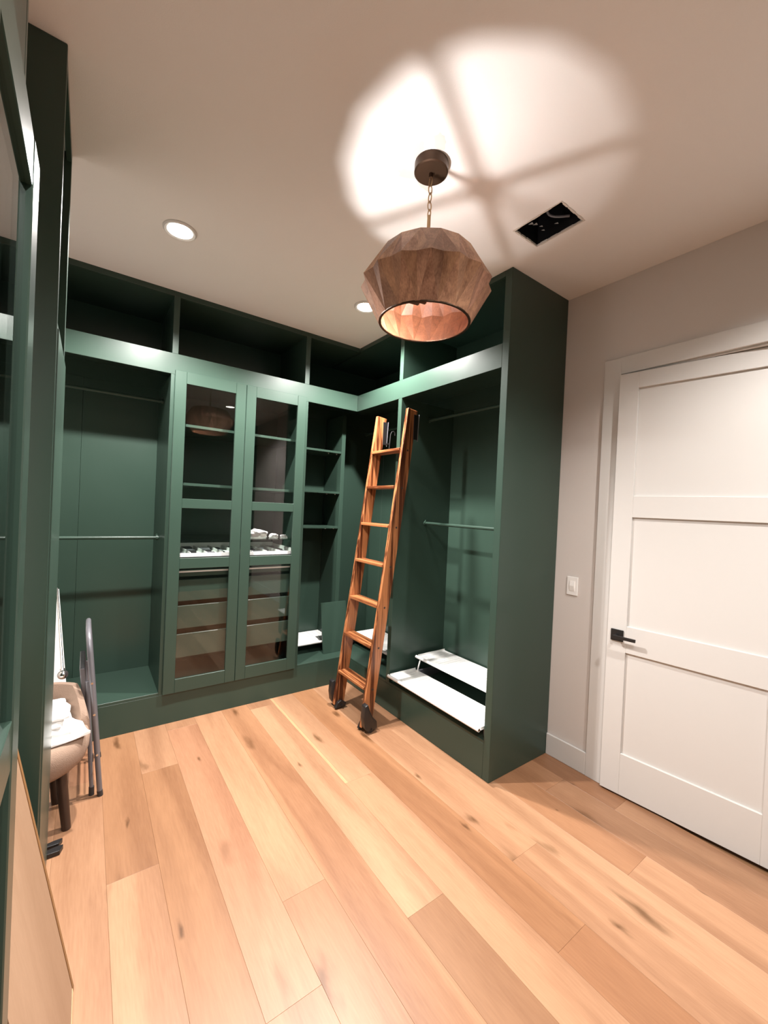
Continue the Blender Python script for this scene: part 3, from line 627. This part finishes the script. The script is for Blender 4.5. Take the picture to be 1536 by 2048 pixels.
# ------------------------------------------------------------------ beige stool with folded cloth
sx, sy = -2.166, -0.704
st = thing('boucle_stool', 'round beige boucle stool with low back and dark tapered legs', 'stool', (sx, sy, 0))
R0 = 0.225
MB().lathe([(0.0, 0.275), (0.14, 0.277), (0.185, 0.288), (0.212, 0.315), (0.224, 0.355), (0.226, 0.395), (0.216, 0.425), (0.195, 0.440), (0.12, 0.447), (0.0, 0.448)], (sx, sy, 0), 48).build('seat', M['boucle'], st, smooth=True)
bk = MB(); NS = 26; rings = []
for k in range(NS + 1):
    a = math.radians(8 + 164 * k / NS); e = min(1, 4 * min(k, NS - k) / NS + 0.25); hh = 0.43 + (0.615 - 0.43) * min(1, e)
    c = Vector((math.cos(a), math.sin(a), 0)); ring = []
    for u in range(12):
        th = 2 * math.pi * u / 12; rr = 0.200 + 0.027 * math.cos(th); z = (0.33 + hh) / 2 + (hh - 0.33) / 2 * max(-1, min(1, 1.25 * math.sin(th)))
        ring.append(bk.bm.verts.new(Vector((sx, sy, z)) + c * rr))
    rings.append(ring)
for a, b in zip(rings[:-1], rings[1:]):
    for u in range(12): bk.bm.faces.new((a[u], a[(u + 1) % 12], b[(u + 1) % 12], b[u]))
bk.bm.faces.new(rings[0][::-1]); bk.bm.faces.new(rings[-1])
bk.build('backrest', M['boucle'], st, smooth=True)
for a in (-33, 57, 147, 237):
    c, s = math.cos(math.radians(a)), math.sin(math.radians(a))
    MB().tube([(sx + c * 0.135, sy + s * 0.135, 0.285), (sx + c * 0.172, sy + s * 0.172, 0.0)], [0.024, 0.019], 18).build('leg', M['dleg'], st, smooth=True)
tw = thing('folded_cloth', 'folded white cloth lying on the beige stool', 'cloth', (sx, sy, 0.45))
def sheet(name, cx, cy, w, h, rot, z, th, seed):
    rnd = random.Random(seed); bm = bmesh.new(); nx, ny = 14, 14; g = {}
    ph = [rnd.uniform(0, 6) for _ in range(4)]
    for top in (0, 1):
        for i in range(nx + 1):
            for j in range(ny + 1):
                u, v = i / nx - .5, j / ny - .5
                wav = 0.006 * math.sin(9 * u + ph[0]) + 0.005 * math.sin(11 * v + ph[1]) + 0.004 * math.sin(17 * (u + v) + ph[2])
                edge = 1 - 0.8 * max(0, (max(abs(u), abs(v)) - 0.40) / 0.1) * top
                x, y = u * w * (1 + .03 * math.sin(7 * v + ph[3])), v * h * (1 + .03 * math.sin(8 * u))
                c, s = math.cos(rot), math.sin(rot)
                g[top, i, j] = bm.verts.new((cx + c * x - s * y, cy + s * x + c * y, z + top * (th * edge + abs(wav)) ))
    for i in range(nx):
        for j in range(ny):
            bm.faces.new((g[1, i, j], g[1, i + 1, j], g[1, i + 1, j + 1], g[1, i, j + 1])); bm.faces.new((g[0, i, j + 1], g[0, i + 1, j + 1], g[0, i + 1, j], g[0, i, j]))
    for i in range(nx):
        bm.faces.new((g[0, i, 0], g[0, i + 1, 0], g[1, i + 1, 0], g[1, i, 0])); bm.faces.new((g[1, i, ny], g[1, i + 1, ny], g[0, i + 1, ny], g[0, i, ny]))
    for j in range(ny):
        bm.faces.new((g[0, 0, j + 1], g[0, 0, j], g[1, 0, j], g[1, 0, j + 1])); bm.faces.new((g[0, nx, j], g[0, nx, j + 1], g[1, nx, j + 1], g[1, nx, j]))
    b = MB(); b.bm.free(); b.bm = bm
    return b.build(name, M['towel'], tw, smooth=True)
sheet('cloth_layer', sx + 0.035, sy - 0.03, 0.31, 0.29, 0.35, 0.449, 0.018, 1)
sheet('cloth_layer', sx + 0.01, sy + 0.00, 0.27, 0.26, 0.05, 0.474, 0.024, 2)
sheet('cloth_layer', sx + 0.00, sy + 0.02, 0.26, 0.24, -0.15, 0.505, 0.024, 4)
sheet('cloth_layer', sx + 0.00, sy + 0.01, 0.25, 0.23, 0.1, 0.536, 0.020, 9)

# ------------------------------------------------------------------ folded metal chair standing on edge of its feet
fc = thing('folding_chair', 'grey metal folding chair folded flat and standing beside the beige stool', 'folding chair', (-1.92, -0.42, 0))
def lean(z): return -1.884 - 0.0885 * z      # outer frame tilts towards the cabinet
y0, y1 = -0.612, -0.215
out = [(lean(0.012), y0, 0.012), (lean(0.4), y0, 0.4), (lean(0.78), y0 + 0.002, 0.78), (lean(0.84), y0 + 0.018, 0.84), (lean(0.872), y0 + 0.060, 0.872), (lean(0.88), y0 + 0.12, 0.88),
       (lean(0.88), y1 - 0.12, 0.88), (lean(0.872), y1 - 0.06, 0.872), (lean(0.84), y1 - 0.018, 0.84), (lean(0.78), y1 - .002, 0.78), (lean(0.4), y1, 0.4), (lean(0.012), y1, 0.012)]
MB().tube(out, 0.0125, 12).build('back_frame', M['steel'], fc, smooth=True)
for y in (y0 + 0.03, y1 - 0.03):
    f = [(lean(0.03) - 0.036, y, 0.03), (lean(0.45) - 0.026, y, 0.45), (lean(0.62) - 0.020, y, 0.62)]
    MB().tube(f, 0.0095, 12).build('front_leg', M['steel'], fc, smooth=True)
    MB().tube([(f[0][0] + .001, y, 0.0), (f[0][0], y, 0.045)], 0.0125, 12).build('foot_cap', M['rubber'], fc, smooth=True)
for y in (y0, y1): MB().tube([(lean(0) + 0.001, y, 0.0), (lean(0.03), y, 0.03)], 0.0135, 12).build('foot_cap', M['rubber'], fc, smooth=True)
bx('crossbar', M['steel'], fc, lean(0.2) - 0.034, lean(0.2) - 0.026, y0 + 0.04, y1 - 0.04, 0.18, 0.195, 0.002)
bx('crossbar', M['steel'], fc, lean(0.16) - 0.004, lean(0.16) + 0.004, y0 + 0.010, y1 - 0.010, 0.15, 0.165, 0.002)
def plate_chair(name, z0, z1, dx, ya, yb, th):
    m = MB(); a = [(lean(z0) + dx, ya, z0), (lean(z0) + dx, yb, z0), (lean(z1) + dx, yb, z1), (lean(z1) + dx, ya, z1)]
    m.prism(a, [(p[0] - th, p[1], p[2]) for p in a]); return m.build(name, M['steel'], fc, bevel=0.004, seg=2)
plate_chair('seat_panel', 0.30, 0.69, -0.026, y0 + 0.045, y1 - 0.045, 0.024); plate_chair('back_panel', 0.66, 0.85, 0.002, y0 + 0.02, y1 - 0.02, 0.008)
for y in (y0 - 0.002,):
    for z in (0.62, 0.45, 0.23): MB().tube([(lean(z), y - 0.011, z), (lean(z), y - 0.006, z)], 0.006, 10).build('rivet', M['chrome'], fc, smooth=True)

# ------------------------------------------------------------------ white board and curtain rod leaning behind the stool
q = [(-2.045, 0.02, Z0 + 0.001), (-2.20, 0.02, Z0 + 0.001), (-2.36, 0.20, 1.05), (-2.120, 0.20, 1.05)]
q = [(-2.030, -0.10, Z0 + 0.30), ]
wb = [(-2.020, -0.08, 0.002), (-2.28, -0.08, 0.002), (-2.375, -0.008, 1.02), (-2.115, -0.008, 1.02)]
m = MB(); m.prism(wb, [(p[0], p[1] - 0.018, p[2]) for p in wb])
tag(m.build('white_board', M['wmetal'], None, bevel=0.002), 'narrow white board leaning behind the beige stool against the wardrobe', 'board')
cr = thing('curtain_rod', 'slim chrome rod with ball finial leaning on the white board', 'curtain rod', (-2.07, -0.28, 0))
a, b = Vector((-2.069, -0.470, 0.662)), Vector((-2.123, -0.042, 1.03))
ca = Vector((-1.995, -0.40, 0.0))
MB().tube([b, a], 0.006, 10).build('rod', M['chrome'], cr, smooth=True)
dv = (a - b).normalized(); e = a + dv * 0.026
MB().tube([a - dv * 0.008, a + dv * 0.004], 0.011, 14).build('collar', M['chrome'], cr, smooth=True)
bm = MB(); bmesh.ops.create_uvsphere(bm.bm, u_segments=20, v_segments=12, radius=0.024)
for v in bm.bm.verts: v.co += e
bm.build('ball_finial', M['chrome'], cr, smooth=True)

# ------------------------------------------------------------------ small black clip on the floor
t = thing('black_clip', 'small black forked clip on the floor at the cabinet door foot', 'clip', (-2.05, -0.93, 0))
for ya, yb, xe in ((-0.915, -0.885, -2.032), (-0.965, -0.93, -2.028)):
    m = MB(); q = [(-2.10, ya, 0.0), (xe - 0.012, ya, 0.0), (xe, yb, 0.0), (xe - 0.03, yb, 0.0), (-2.10, yb - 0.008, 0.0)]
    m.prism(q, [(p[0], p[1], 0.022) for p in q]); m.build('prong', M['black'], t, bevel=0.002)
